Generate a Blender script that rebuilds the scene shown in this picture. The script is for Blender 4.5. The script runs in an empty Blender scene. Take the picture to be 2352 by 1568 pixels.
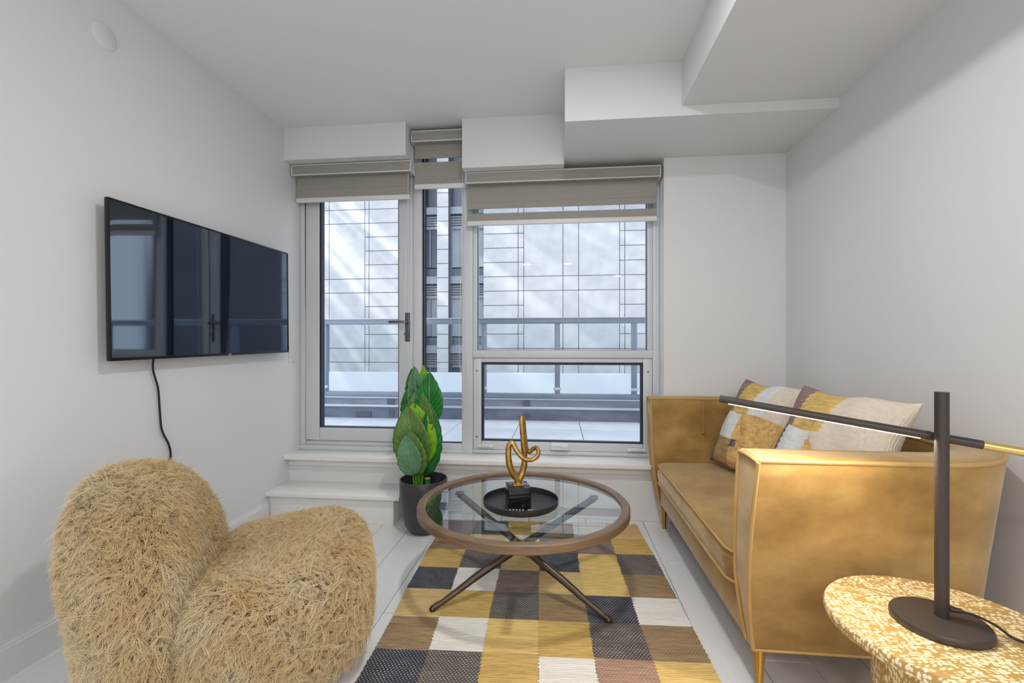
import bpy, bmesh, math, random
import numpy as np
from mathutils import Vector, Matrix

random.seed(7)
np.random.seed(7)
scene = bpy.context.scene
COL = scene.collection
PI = math.pi

# ------------------------------------------------------------------ camera
cam_d = bpy.data.cameras.new('camera')
cam = bpy.data.objects.new('camera', cam_d)
COL.objects.link(cam)
cam_d.sensor_width = 36.0
cam_d.lens = 1045.0 / 2352.0 * 36.0
cam_d.shift_y = 9.0 / 2352.0
cam_d.clip_start = 0.02
cam.location = (0, 0, 1.15)
cam.rotation_euler = (PI / 2, 0, math.atan(109 / 1045.0))
scene.camera = cam

# ------------------------------------------------------------------ world, exposure
w = bpy.data.worlds.new('sky')
scene.world = w
w.use_nodes = True
bg = w.node_tree.nodes['Background']
bg.inputs[0].default_value = (0.85, 0.915, 1.0, 1)
bg.inputs[1].default_value = 1.72
vs = scene.view_settings
vs.view_transform = 'Standard'
vs.look = 'None'
vs.exposure = 0.0
vs.gamma = 1.0
vs.use_curve_mapping = False
LED_W = 4.3
# sunlight thrown back in streaks by the glass towers across the street
sd_ = bpy.data.lights.new('reflected_sun', 'SPOT')
sd_.energy = 12000
sd_.color = (1.0, .98, .95)
sd_.spot_size = math.radians(75)
sd_.spot_blend = 0.6
sd_.shadow_soft_size = 0.05
so_ = bpy.data.objects.new('reflected_sun', sd_)
COL.objects.link(so_)
_p, _t = Vector((-16, 7, 17)), Vector((-2, 18, 4))
_f = (_t - _p).normalized()
_l = Vector((math.cos(math.radians(38)), 0, -math.sin(math.radians(38))))
_x = (_l - _f * _l.dot(_f)).normalized()
_y = (-_f).cross(_x)
so_.matrix_world = Matrix.Translation(_p) @ Matrix((_x, _y, -_f)).transposed().to_4x4()
sd_.use_nodes = True
lnt = sd_.node_tree
_em = lnt.nodes['Emission']
_tc = lnt.nodes.new('ShaderNodeTexCoord')
_mp = lnt.nodes.new('ShaderNodeMapping')
_mp.inputs['Scale'].default_value = (1.1, 30.0, 0.0)
_nz = lnt.nodes.new('ShaderNodeTexNoise')
_nz.inputs['Scale'].default_value = 1.0
_nz.inputs['Detail'].default_value = 1.5
_rp = lnt.nodes.new('ShaderNodeValToRGB')
_rp.color_ramp.elements[0].position = 0.48
_rp.color_ramp.elements[0].color = (0, 0, 0, 1)
_rp.color_ramp.elements[1].position = 0.64
lnt.links.new(_tc.outputs['Normal'], _mp.inputs[0])
lnt.links.new(_mp.outputs[0], _nz.inputs['Vector'])
lnt.links.new(_nz.outputs['Fac'], _rp.inputs[0])
lnt.links.new(_rp.outputs[0], _em.inputs['Strength'])

# ------------------------------------------------------------------ material helpers
MATS = {}


def s2l(c):
    return tuple(((v / 255.0) / 12.92 if v / 255.0 <= 0.04045 else ((v / 255.0 + 0.055) / 1.055) ** 2.4) for v in c)


def new_mat(name):
    m = bpy.data.materials.new(name)
    m.use_nodes = True
    nt = m.node_tree
    b = nt.nodes['Principled BSDF']
    MATS[name] = m
    return m, nt, b


def N(nt, t, **kw):
    n = nt.nodes.new(t)
    for k, v in kw.items():
        setattr(n, k, v)
    return n


def mixrgb(nt, fac, a, b, mode='MIX'):
    n = N(nt, 'ShaderNodeMix', data_type='RGBA', blend_type=mode)
    for sock, v in ((n.inputs[0], fac), (n.inputs[6], a), (n.inputs[7], b)):
        if hasattr(v, 'is_output'):
            nt.links.new(v, sock)
        elif isinstance(v, (tuple, list)):
            sock.default_value = tuple(v[:3]) + (1,)
        else:
            sock.default_value = v
    return n.outputs[2]


def math_n(nt, op, a, b=None):
    n = N(nt, 'ShaderNodeMath', operation=op)
    for sock, v in zip(n.inputs, (a, b)):
        if v is None:
            continue
        if hasattr(v, 'is_output'):
            nt.links.new(v, sock)
        else:
            sock.default_value = v
    return n.outputs[0]


def coords(nt, scale=(1, 1, 1), kind='Object', rot=(0, 0, 0)):
    tc = N(nt, 'ShaderNodeTexCoord')
    mp = N(nt, 'ShaderNodeMapping')
    mp.inputs['Scale'].default_value = scale
    mp.inputs['Rotation'].default_value = rot
    nt.links.new(tc.outputs[kind], mp.inputs[0])
    return mp.outputs[0]


def noise(nt, vec, scale, detail=4, rough=0.55):
    n = N(nt, 'ShaderNodeTexNoise')
    n.inputs['Scale'].default_value = scale
    n.inputs['Detail'].default_value = detail
    n.inputs['Roughness'].default_value = rough
    nt.links.new(vec, n.inputs['Vector'])
    return n.outputs['Fac']


def ramp(nt, fac, stops):
    r = N(nt, 'ShaderNodeValToRGB')
    el = r.color_ramp.elements
    while len(el) < len(stops):
        el.new(0.5)
    for e, (p, c) in zip(el, stops):
        e.position = p
        e.color = tuple(c[:3]) + (1,) if isinstance(c, (tuple, list)) else (c, c, c, 1)
    nt.links.new(fac, r.inputs[0])
    return r.outputs[0]


def bump(nt, b, height, strength=0.3, dist=0.01):
    n = N(nt, 'ShaderNodeBump')
    n.inputs['Strength'].default_value = strength
    n.inputs['Distance'].default_value = dist
    nt.links.new(height, n.inputs['Height'])
    nt.links.new(n.outputs[0], b.inputs['Normal'])


def simple(name, rgb, rough=0.5, metal=0.0, var=0.0, vscale=6.0, vstretch=(1, 1, 1), bmp=0.0, bscale=60.0, sheen=0.0,
           spec=None, coat=0.0):
    m, nt, b = new_mat(name)
    c = s2l(rgb)
    b.inputs['Roughness'].default_value = rough
    b.inputs['Metallic'].default_value = metal
    if spec is not None:
        b.inputs['Specular IOR Level'].default_value = spec
    if coat:
        b.inputs['Coat Weight'].default_value = coat
        b.inputs['Coat Roughness'].default_value = 0.1
    if sheen:
        b.inputs['Sheen Weight'].default_value = sheen
        b.inputs['Sheen Roughness'].default_value = 0.35
        b.inputs['Sheen Tint'].default_value = tuple(min(1, v * 1.6) for v in c) + (1,)
    if var > 0:
        f = noise(nt, coords(nt, vstretch), vscale)
        lo = tuple(v * (1 - var) for v in c)
        hi = tuple(min(1, v * (1 + var)) for v in c)
        nt.links.new(ramp(nt, f, [(0.3, lo), (0.7, hi)]), b.inputs['Base Color'])
    else:
        b.inputs['Base Color'].default_value = c + (1,)
    if bmp > 0:
        bump(nt, b, noise(nt, coords(nt, vstretch), bscale), bmp, 0.004)
    return m


def glass_pane(name, tint=(1, 1, 1), ior=1.5, gloss=1.0, rough=0.0):
    m, nt, b = new_mat(name)
    nt.nodes.remove(b)
    out = nt.nodes['Material Output']
    tr = N(nt, 'ShaderNodeBsdfTransparent')
    tr.inputs[0].default_value = tuple(tint) + (1,)
    gl = N(nt, 'ShaderNodeBsdfGlossy')
    gl.inputs['Roughness'].default_value = rough
    fr = N(nt, 'ShaderNodeFresnel')
    fr.inputs[0].default_value = ior
    mx = N(nt, 'ShaderNodeMixShader')
    ge = N(nt, 'ShaderNodeNewGeometry')
    front = math_n(nt, 'SUBTRACT', 1.0, ge.outputs['Backfacing'])
    nt.links.new(math_n(nt, 'MULTIPLY', math_n(nt, 'MULTIPLY', fr.outputs[0], gloss), front), mx.inputs[0])
    nt.links.new(tr.outputs[0], mx.inputs[1])
    nt.links.new(gl.outputs[0], mx.inputs[2])
    nt.links.new(mx.outputs[0], out.inputs[0])
    return m


def emitter(name, rgb, strength):
    m, nt, b = new_mat(name)
    b.inputs['Base Color'].default_value = (0.8, 0.8, 0.8, 1)
    b.inputs['Emission Color'].default_value = tuple(rgb) + (1,)
    b.inputs['Emission Strength'].default_value = strength
    return m


def weave(name, rgb, fleck=0.0, kx=75.0, ky=115.0, streak=0.2):
    """flat woven rag cloth: ribs across, streaks along the weft, pale warp flecks"""
    m, nt, b = new_mat(name)
    c = s2l(rgb)
    b.inputs['Roughness'].default_value = 0.9
    b.inputs['Specular IOR Level'].default_value = 0.15
    v = coords(nt)
    sx = N(nt, 'ShaderNodeSeparateXYZ')
    nt.links.new(v, sx.inputs[0])
    st = noise(nt, coords(nt, (14, 130, 60)), 1.0, 3)
    lo = tuple(k * (1 - streak * 1.5) for k in c)
    hi = tuple(min(1, k * (1 + streak)) for k in c)
    col = ramp(nt, st, [(0.3, lo), (0.65, hi)])
    wob = noise(nt, v, 30.0, 2)
    y = math_n(nt, 'MULTIPLY', sx.outputs[1], ky)
    y = math_n(nt, 'ADD', y, math_n(nt, 'MULTIPLY', wob, 1.2))
    row = math_n(nt, 'FLOOR', y)
    x = math_n(nt, 'ADD', math_n(nt, 'MULTIPLY', sx.outputs[0], kx), math_n(nt, 'MULTIPLY', row, 0.5))
    fx = math_n(nt, 'LESS_THAN', math_n(nt, 'FRACT', x), 0.42)
    fy = math_n(nt, 'LESS_THAN', math_n(nt, 'FRACT', y), 0.5)
    fl = math_n(nt, 'MULTIPLY', fx, fy)
    if fleck > 0:
        fade = math_n(nt, 'MULTIPLY', fl, math_n(nt, 'MULTIPLY', noise(nt, v, 18.0, 2), fleck * 2))
        col = mixrgb(nt, fade, col, s2l((214, 206, 198)))
    nt.links.new(col, b.inputs['Base Color'])
    rib = math_n(nt, 'SINE', math_n(nt, 'MULTIPLY', y, 2 * PI))
    h = math_n(nt, 'ADD', math_n(nt, 'MULTIPLY', rib, 0.3), math_n(nt, 'MULTIPLY', fl, 0.5))
    h = math_n(nt, 'ADD', h, st)
    bump(nt, b, h, 0.45, 0.004)
    return m


# setting
simple('wall_paint', (228, 228, 228), 0.75)
simple('ceiling_paint', (238, 239, 240), 0.8)
simple('trim_paint', (232, 232, 231), 0.4)
simple('step_paint', (243, 241, 236), 0.4)
simple('window_vinyl', (214, 216, 220), 0.35)
simple('gasket', (40, 48, 66), 0.5)
simple('steel_gray', (104, 106, 110), 0.35, 0.7)
simple('joint_dark', (120, 116, 110), 0.8)
m, nt, b = new_mat('floor_plank')
b.inputs['Roughness'].default_value = 0.24
b.inputs['Specular IOR Level'].default_value = 0.8
inf = N(nt, 'ShaderNodeObjectInfo')
g = noise(nt, coords(nt, (26, 1.4, 1)), 3.0, 6)
base = ramp(nt, g, [(0.25, s2l((236, 236, 236))), (0.75, s2l((244, 244, 244)))])
tone = ramp(nt, inf.outputs['Random'], [(0.0, (0.96, 0.96, 0.96)), (1.0, (1, 1, 1))])
nt.links.new(mixrgb(nt, 1.0, base, tone, 'MULTIPLY'), b.inputs['Base Color'])
bump(nt, b, g, 0.06, 0.002)

glass_pane('window_glass', (0.97, 0.985, 1.0), 1.5, 0.8)
glass_pane('rail_glass', (0.93, 0.96, 0.97), 1.45, 0.6)
glass_pane('table_glass', (0.93, 0.965, 0.95), 1.55, 1.35)

# outside
m, nt, b = new_mat('stone_panel')
b.inputs['Roughness'].default_value = 0.45
inf = N(nt, 'ShaderNodeObjectInfo')
g = noise(nt, coords(nt), 1.6, 8, 0.6)
base = ramp(nt, g, [(0.3, s2l((196, 197, 200))), (0.7, s2l((218, 218, 220)))])
tone = ramp(nt, inf.outputs['Random'], [(0.0, (0.93, 0.93, 0.94)), (1.0, (1, 1, 1))])
nt.links.new(mixrgb(nt, 1.0, base, tone, 'MULTIPLY'), b.inputs['Base Color'])
simple('stone_joint', (98, 98, 106), 0.9)
simple('far_window_dark', (92, 102, 122), 0.08, 0.0, 0.25, 1.0)
simple('far_window_blind', (166, 175, 180), 0.35, 0.0, 0.1, 2.0, (12, 1, 1))
simple('far_metal', (150, 155, 168), 0.4, 0.3)
simple('far_louver', (136, 140, 150), 0.5, 0.3)
simple('white_parapet', (208, 211, 217), 0.7)
simple('concrete', (138, 142, 154), 0.85, 0, 0.18, 3.0, (1, 1, 3), 0.2, 40)
simple('concrete_dark', (112, 117, 134), 0.85, 0, 0.2, 5.0, (1, 1, 2), 0.2, 40)
simple('plate_dark', (88, 92, 108), 0.6)
simple('paver', (214, 217, 224), 0.75, 0, 0.05, 5.0)
simple('rail_metal', (134, 142, 156), 0.35, 0.3)
simple('rail_light', (196, 204, 216), 0.3, 0.4)

# furnishings
simple('blind_fabric', (160, 156, 149), 0.85, 0, 0.05, 8, (1, 1, 40), 0.12, 300)
glass_pane('blind_sheer', (0.86, 0.87, 0.88), 1.01, 1.0, 0.5)
simple('white_plastic', (226, 226, 225), 0.4)
simple('cord_white', (225, 225, 222), 0.6)
simple('tv_body', (16, 16, 18), 0.3)
simple('tv_bezel', (58, 52, 50), 0.25, 0.8)
m, nt, b = new_mat('tv_screen')
b.inputs['Base Color'].default_value = (0.004, 0.006, 0.012, 1)
b.inputs['Roughness'].default_value = 0.04
b.inputs['IOR'].default_value = 2.4
b.inputs['Specular Tint'].default_value = (0.72, 0.86, 1.0, 1)
bump(nt, b, noise(nt, coords(nt, (1, 5, 0.4)), 1.1, 1), 0.10, 0.02)
simple('black_rubber', (22, 22, 24), 0.5)
simple('dark_metal', (74, 66, 62), 0.45, 0.55)
simple('brass_matte', (205, 180, 112), 0.32, 0.9)
simple('brass', (188, 146, 72), 0.28, 0.95)
m, nt, b = new_mat('sculpture_gold')
b.inputs['Metallic'].default_value = 0.85
b.inputs['Roughness'].default_value = 0.33
g = noise(nt, coords(nt), 40, 5)
nt.links.new(ramp(nt, g, [(0.3, s2l((146, 112, 52))), (0.7, s2l((206, 168, 96)))]), b.inputs['Base Color'])
simple('bronze_leg', (92, 80, 70), 0.36, 0.75, 0.15, 30)
m, nt, b = new_mat('walnut')
b.inputs['Roughness'].default_value = 0.42
g = noise(nt, coords(nt, (4, 4, 40)), 2.2, 6, 0.6)
nt.links.new(ramp(nt, g, [(0.25, s2l((98, 80, 64))), (0.75, s2l((142, 114, 86)))]), b.inputs['Base Color'])
bump(nt, b, g, 0.06, 0.002)
simple('tray_metal', (52, 50, 52), 0.45, 0.4, 0.25, 18, (1, 1, 1), 0.15, 60)
m, nt, b = new_mat('black_marble')
b.inputs['Roughness'].default_value = 0.08
g = noise(nt, coords(nt), 14, 8, 0.7)
nt.links.new(ramp(nt, g, [(0.0, (0.006, 0.006, 0.007)), (0.62, (0.012, 0.011, 0.012)), (0.68, (0.16, 0.14, 0.13)), (0.72, (0.012, 0.012, 0.012))]),
             b.inputs['Base Color'])
simple('remote_black', (26, 26, 28), 0.4)
simple('button_gray', (172, 174, 178), 0.5)
simple('pot_glaze', (66, 62, 68), 0.35, 0.2, 0.25, 20, (1, 1, 8), 0.25, 90)
simple('soil', (44, 34, 26), 0.95, 0, 0.3, 30, (1, 1, 1), 0.5, 60)


def leaf_mat(name, dark, light, back=(0.35, 0.55, 0.12)):
    m, nt, b = new_mat(name)
    uv = N(nt, 'ShaderNodeUVMap', uv_map='UVMap')
    sx = N(nt, 'ShaderNodeSeparateXYZ')
    nt.links.new(uv.outputs[0], sx.inputs[0])
    au = math_n(nt, 'ABSOLUTE', math_n(nt, 'SUBTRACT', sx.outputs[0], 0.5))
    rib = math_n(nt, 'LESS_THAN', au, 0.012)
    v = math_n(nt, 'SUBTRACT', math_n(nt, 'MULTIPLY', sx.outputs[1], 8.0), math_n(nt, 'MULTIPLY', au, 7.0))
    vein = math_n(nt, 'LESS_THAN', math_n(nt, 'FRACT', v), 0.07)
    g = noise(nt, coords(nt), 14, 3)
    col = ramp(nt, g, [(0.3, s2l(dark)), (0.72, s2l(light))])
    vm = math_n(nt, 'MULTIPLY', math_n(nt, 'MAXIMUM', rib, vein), 0.45)
    nt.links.new(mixrgb(nt, vm, col, s2l((150, 190, 110))), b.inputs['Base Color'])
    b.inputs['Roughness'].default_value = 0.45
    hv = math_n(nt, 'PINGPONG', v, 0.5)
    bump(nt, b, hv, 0.5, 0.004)
    return m


leaf_mat('leaf_olive', (72, 108, 40), (106, 138, 66))
leaf_mat('leaf_bright', (96, 160, 10), (150, 200, 20))
leaf_mat('leaf_deep', (4, 84, 34), (24, 138, 50))
leaf_mat('leaf_blue', (62, 116, 84), (112, 156, 118))
simple('stalk', (104, 176, 30), 0.45, 0, 0.3, 20, (1, 1, 0.2))
simple('trunk_green', (34, 110, 48), 0.5, 0, 0.2, 30)
simple('trunk_cut', (176, 128, 84), 0.8)

m, nt, b = new_mat('velvet')
b.inputs['Roughness'].default_value = 0.62
b.inputs['Specular IOR Level'].default_value = 0.25
b.inputs['Sheen Weight'].default_value = 0.55
b.inputs['Sheen Roughness'].default_value = 0.4
b.inputs['Sheen Tint'].default_value = (1.0, 0.93, 0.80, 1)
g1 = noise(nt, coords(nt, (1, 1, 1.4)), 4.5, 5, 0.6)
nt.links.new(ramp(nt, g1, [(0.30, s2l((142, 108, 54))), (0.5, s2l((168, 131, 73))), (0.72, s2l((190, 154, 95)))]), b.inputs['Base Color'])
bump(nt, b, noise(nt, coords(nt), 9, 4), 0.12, 0.02)
simple('velvet_piping', (188, 152, 94), 0.6, 0, 0.08, 10, sheen=0.3)

m, nt, b = new_mat('hammered_gold')
b.inputs['Metallic'].default_value = 0.35
b.inputs['Roughness'].default_value = 0.36
vv = coords(nt, (72, 150, 72))
dist = N(nt, 'ShaderNodeTexNoise')
dist.inputs['Scale'].default_value = 0.07
nt.links.new(vv, dist.inputs['Vector'])
mv = N(nt, 'ShaderNodeVectorMath', operation='MULTIPLY_ADD')
mv.inputs[1].default_value = (9, 9, 9)
nt.links.new(dist.outputs['Color'], mv.inputs[0])
nt.links.new(vv, mv.inputs[2])
vo = N(nt, 'ShaderNodeTexVoronoi')
vo.inputs['Scale'].default_value = 1.0
vo.inputs['Randomness'].default_value = 0.4
nt.links.new(mv.outputs[0], vo.inputs['Vector'])
nt.links.new(ramp(nt, vo.outputs['Distance'], [(0.40, s2l((250, 236, 198))), (0.52, s2l((188, 154, 92)))]), b.inputs['Base Color'])
bump(nt, b, vo.outputs['Distance'], -0.35, 0.004)

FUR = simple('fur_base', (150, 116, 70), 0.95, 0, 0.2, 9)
m, nt, b = new_mat('fur_strand')
b.inputs['Roughness'].default_value = 0.7
b.inputs['Specular IOR Level'].default_value = 0.25
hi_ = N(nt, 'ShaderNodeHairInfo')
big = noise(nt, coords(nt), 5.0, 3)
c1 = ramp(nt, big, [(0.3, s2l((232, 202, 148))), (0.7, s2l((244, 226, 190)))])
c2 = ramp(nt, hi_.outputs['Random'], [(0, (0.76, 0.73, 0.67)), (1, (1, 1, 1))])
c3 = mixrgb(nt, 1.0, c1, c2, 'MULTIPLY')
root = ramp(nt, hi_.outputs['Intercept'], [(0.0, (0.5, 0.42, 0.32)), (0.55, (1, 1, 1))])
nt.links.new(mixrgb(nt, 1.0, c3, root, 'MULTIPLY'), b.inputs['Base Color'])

weave('w_navy', (62, 64, 76), 0.5)
weave('w_gray', (98, 90, 86), 0.5)
weave('w_mauve', (134, 112, 106), 0.4)
weave('w_pink', (176, 138, 116), 0.35)
weave('w_brown', (158, 130, 96), 0.25)
weave('w_tan', (220, 186, 130), 0.0, streak=0.12)
weave('w_gold', (210, 174, 106), 0.0, streak=0.14)
weave('w_yellow', (230, 196, 124), 0.0, streak=0.12)
weave('w_white', (236, 230, 222), 0.0, streak=0.06)
weave('p_mauve', (142, 116, 112), 0.3, 100, 190)
weave('p_gold', (216, 182, 112), 0.0, 100, 190)
weave('p_white', (222, 224, 220), 0.0, 100, 190, 0.05)
weave('p_cream', (222, 208, 188), 0.4, 60, 110, 0.05)
weave('p_orange', (222, 178, 114), 0.0, 100, 190)
weave('p_brown', (176, 142, 92), 0.1, 100, 190)
weave('p_dark', (96, 86, 88), 0.4, 100, 190)
weave('p_blue', (96, 108, 146), 0.2, 100, 190)
emitter('lamp_led', (1.0, 0.90, 0.76), 14.0)
emitter('downlight_lens', (1.0, 0.97, 0.93), 2.5)

M = MATS


# ------------------------------------------------------------------ geometry helpers
class MB:
    """collects boxes, prisms, tubes and lathes for ONE mesh"""

    def __init__(self):
        self.v, self.f, self.mi, self.sm = [], [], [], []

    def add(self, verts, faces, smooth=False, mi=0):
        o = len(self.v)
        self.v += [tuple(p) for p in verts]
        self.f += [tuple(i + o for i in f) for f in faces]
        self.mi += [mi] * len(faces)
        self.sm += [smooth] * len(faces)
        return self

    def box(self, x0, x1, y0, y1, z0, z1, bev=0.0, mi=0, seg=2):
        if bev <= 0:
            vs_ = [(x, y, z) for x in (x0, x1) for y in (y0, y1) for z in (z0, z1)]
            fs = [(0, 1, 3, 2), (4, 6, 7, 5), (0, 4, 5, 1), (2, 3, 7, 6), (0, 2, 6, 4), (1, 5, 7, 3)]
            return self.add(vs_, fs, False, mi)
        bm = bmesh.new()
        bmesh.ops.create_cube(bm, size=1.0)
        for v in bm.verts:
            v.co = Vector(((x0 + x1) / 2 + v.co.x * (x1 - x0), (y0 + y1) / 2 + v.co.y * (y1 - y0), (z0 + z1) / 2 + v.co.z * (z1 - z0)))
        bmesh.ops.bevel(bm, geom=list(bm.edges), offset=bev, segments=seg, profile=0.5, affect='EDGES')
        bm.verts.index_update()
        self.add([v.co[:] for v in bm.verts], [[v.index for v in f.verts] for f in bm.faces], True, mi)
        bm.free()
        return self

    def extrude_poly(self, pts, axis, a0, a1, mi=0, smooth=False):
        """polygon pts (2-D) extruded along axis ('x','y','z') from a0 to a1"""
        n = len(pts)

        def p3(p, a):
            return {'x': (a, p[0], p[1]), 'y': (p[0], a, p[1]), 'z': (p[0], p[1], a)}[axis]
        vs_ = [p3(p, a0) for p in pts] + [p3(p, a1) for p in pts]
        fs = [(i, (i + 1) % n, n + (i + 1) % n, n + i) for i in range(n)]
        self.add(vs_, fs, smooth, mi)
        self.add(vs_, [tuple(range(n))[::-1], tuple(range(n, 2 * n))], False, mi)
        return self

    def tube(self, path, r, seg=10, closed=False, caps=True, mi=0):
        P = [Vector(p) for p in path]
        n = len(P)
        R = r if isinstance(r, (list, tuple, np.ndarray)) else [r] * n
        T = []
        for i in range(n):
            a = P[(i - 1) % n] if (closed or i > 0) else P[i]
            b_ = P[(i + 1) % n] if (closed or i < n - 1) else P[i]
            d = b_ - a
            T.append(d.normalized() if d.length > 1e-9 else Vector((0, 0, 1)))
        up = Vector((0, 0, 1)) if abs(T[0].z) < 0.9 else Vector((1, 0, 0))
        nrm = (up - T[0] * up.dot(T[0])).normalized()
        vs_ = []
        for i in range(n):
            nrm = (nrm - T[i] * nrm.dot(T[i]))
            nrm = nrm.normalized() if nrm.length > 1e-6 else T[i].orthogonal().normalized()
            bi = T[i].cross(nrm)
            for k in range(seg):
                a = 2 * PI * k / seg
                vs_.append(P[i] + (nrm * math.cos(a) + bi * math.sin(a)) * R[i])
        fs = []
        for i in range(n if closed else n - 1):
            j = (i + 1) % n
            for k in range(seg):
                fs.append((i * seg + k, i * seg + (k + 1) % seg, j * seg + (k + 1) % seg, j * seg + k))
        self.add(vs_, fs, True, mi)
        if caps and not closed:
            self.add(vs_, [tuple(range(seg))[::-1], tuple(range((n - 1) * seg, n * seg))], False, mi)
        return self

    def lathe(self, prof, cx=0, cy=0, seg=48, mi=0, smooth=True, close=False):
        vs_, fs = [], []
        n = len(prof)
        for r, z in prof:
            for k in range(seg):
                a = 2 * PI * k / seg
                vs_.append((cx + r * math.cos(a), cy + r * math.sin(a), z))
        for i in range(n if close else n - 1):
            j = (i + 1) % n
            for k in range(seg):
                fs.append((i * seg + k, i * seg + (k + 1) % seg, j * seg + (k + 1) % seg, j * seg + k))
        return self.add(vs_, fs, smooth, mi)

    def build(self, name, mats, parent=None, loc=None, angle=40, fix=True):
        me = bpy.data.meshes.new(name)
        me.from_pydata(self.v, [], self.f)
        bm = bmesh.new()
        bm.from_mesh(me)
        for f, s, i in zip(bm.faces, self.sm, self.mi):
            f.smooth = s
            f.material_index = i
        bmesh.ops.remove_doubles(bm, verts=bm.verts, dist=1e-6)
        if fix:
            bmesh.ops.recalc_face_normals(bm, faces=bm.faces)
        bm.to_mesh(me)
        bm.free()
        if any(self.sm):
            me.set_sharp_from_angle(angle=math.radians(angle))
        for m_ in (mats if isinstance(mats, (list, tuple)) else [mats]):
            me.materials.append(M[m_] if isinstance(m_, str) else m_)
        o = bpy.data.objects.new(name, me)
        COL.objects.link(o)
        if parent:
            o.parent = parent
        if loc:
            o.location = loc
        return o


def bx(name, dims, mat, parent=None, bev=0.0, loc=None):
    return MB().box(*dims, bev=bev).build(name, mat, parent, loc)


def thing(name, label, cat, loc=(0, 0, 0), rz=0, group=None):
    o = bpy.data.objects.new(name, None)
    o.empty_display_size = 0.1
    COL.objects.link(o)
    o.location = loc
    o.rotation_euler = (0, 0, rz)
    return tag(o, label, cat, group)


def tag(o, label, cat=None, group=None, kind=None):
    o['label'] = label
    if cat:
        o['category'] = cat
    if group:
        o['group'] = group
    if kind:
        o['kind'] = kind
    return o


def struct(o, label=None):
    o['kind'] = 'structure'
    if label:
        o['label'] = label
    return o


def sroot(name, label, loc=(0, 0, 0)):
    o = bpy.data.objects.new(name, None)
    o.empty_display_size = 0.1
    COL.objects.link(o)
    o.location = loc
    return struct(o, label)


def spline(pts, n=8, closed=False):
    """Catmull-Rom through pts"""
    P = [np.array(p, float) for p in pts]
    out = []
    m_ = len(P)
    for i in range(m_ if closed else m_ - 1):
        if closed:
            p0, p1, p2, p3 = P[(i - 1) % m_], P[i], P[(i + 1) % m_], P[(i + 2) % m_]
        else:
            p1, p2 = P[i], P[i + 1]
            p0 = P[i - 1] if i > 0 else 2 * p1 - p2
            p3 = P[i + 2] if i + 2 < m_ else 2 * p2 - p1
        for k in range(n):
            t = k / n
            out.append(0.5 * ((2 * p1) + (-p0 + p2) * t + (2 * p0 - 5 * p1 + 4 * p2 - p3) * t * t + (-p0 + 3 * p1 - 3 * p2 + p3) * t ** 3))
    if not closed:
        out.append(P[-1])
    return out


# ------------------------------------------------------------------ room shell
XL, XR, YB, YW, ZC = -1.907, 1.43, 3.053, 3.18, 2.66
YREAR = -2.5
fl = MB().box(XL - .15, XR + .15, YREAR - .15, YB + .3, -0.12, -0.006).build('floor', 'joint_dark')
struct(fl, 'white washed plank floor')
pw = 0.185
x = -0.755 - 7 * pw
ci = 0
while x < XR:
    x0, x1 = max(x, XL), min(x + pw, XR)
    if x1 - x0 > 0.02:
        y = YREAR - ((ci * 0.73) % 1.9)
        while y < YB:
            y0, y1 = max(y, YREAR), min(y + 1.9, YB)
            if y1 - y0 > 0.03:
                MB().box(x0 + .0012, x1 - .0012, y0 + .0012, y1 - .0012, -0.012, 0.0, bev=0.0012, seg=1).build('plank', 'floor_plank', fl)
            y += 1.9
    x += pw
    ci += 1

struct(bx('wall_left', (XL - .15, XL, YREAR, YW + .12, 0, ZC), 'wall_paint'), 'long white wall carrying the television')
struct(bx('wall_right', (XR, XR + .15, YREAR, YW + .12, 0, ZC), 'wall_paint'), 'white wall behind the velvet sofa')
wb = MB()
wb.box(0.677, XR, YB, YW + .12, 0, ZC)
wb.box(XL, 0.677, YB, YW + .12, 0, 0.355)
struct(wb.build('wall_back', 'wall_paint'), 'white wall with the window bay')
struct(bx('wall_rear', (XL - .15, XR + .15, YREAR - .15, YREAR, 0, ZC), 'wall_paint'), 'white wall at the far end behind the camera')
ce = bx('ceiling', (XL - .15, XR + .15, YREAR - .15, YW + .12, ZC, ZC + .15), 'ceiling_paint')
struct(ce, 'flat pale ceiling with boxed soffits')
bx('bulkhead', (XL, -1.033, 2.983, YW + .12, 2.437, ZC), 'wall_paint', ce)
bx('bulkhead', (-0.646, 0.03, 2.983, YW + .12, 2.332, ZC), 'wall_paint', ce)
bx('soffit_box', (0.03, XR, 2.50, YW + .12, 2.371, ZC), 'wall_paint', ce)
bx('ceiling_beam', (0.648, XR, YREAR, 2.50, 2.423, ZC), 'wall_paint', ce)


def baseboard(name, x, sgn, y0, y1, label):
    pr = [(0, 0), (0.014, 0), (0.014, .105), (.010, .109), (.010, .116), (.006, .122), (.006, .130), (0, .130)]
    mb = MB().extrude_poly([(x + sgn * a, z) for a, z in pr], 'y', y0, y1)
    return struct(mb.build(name, 'trim_paint'), label)


baseboard('baseboard_left', XL, 1, YREAR, 2.80, 'white skirting board along the television wall')
baseboard('baseboard_right', XR, -1, YREAR, YB, 'white skirting board behind the sofa')

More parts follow.
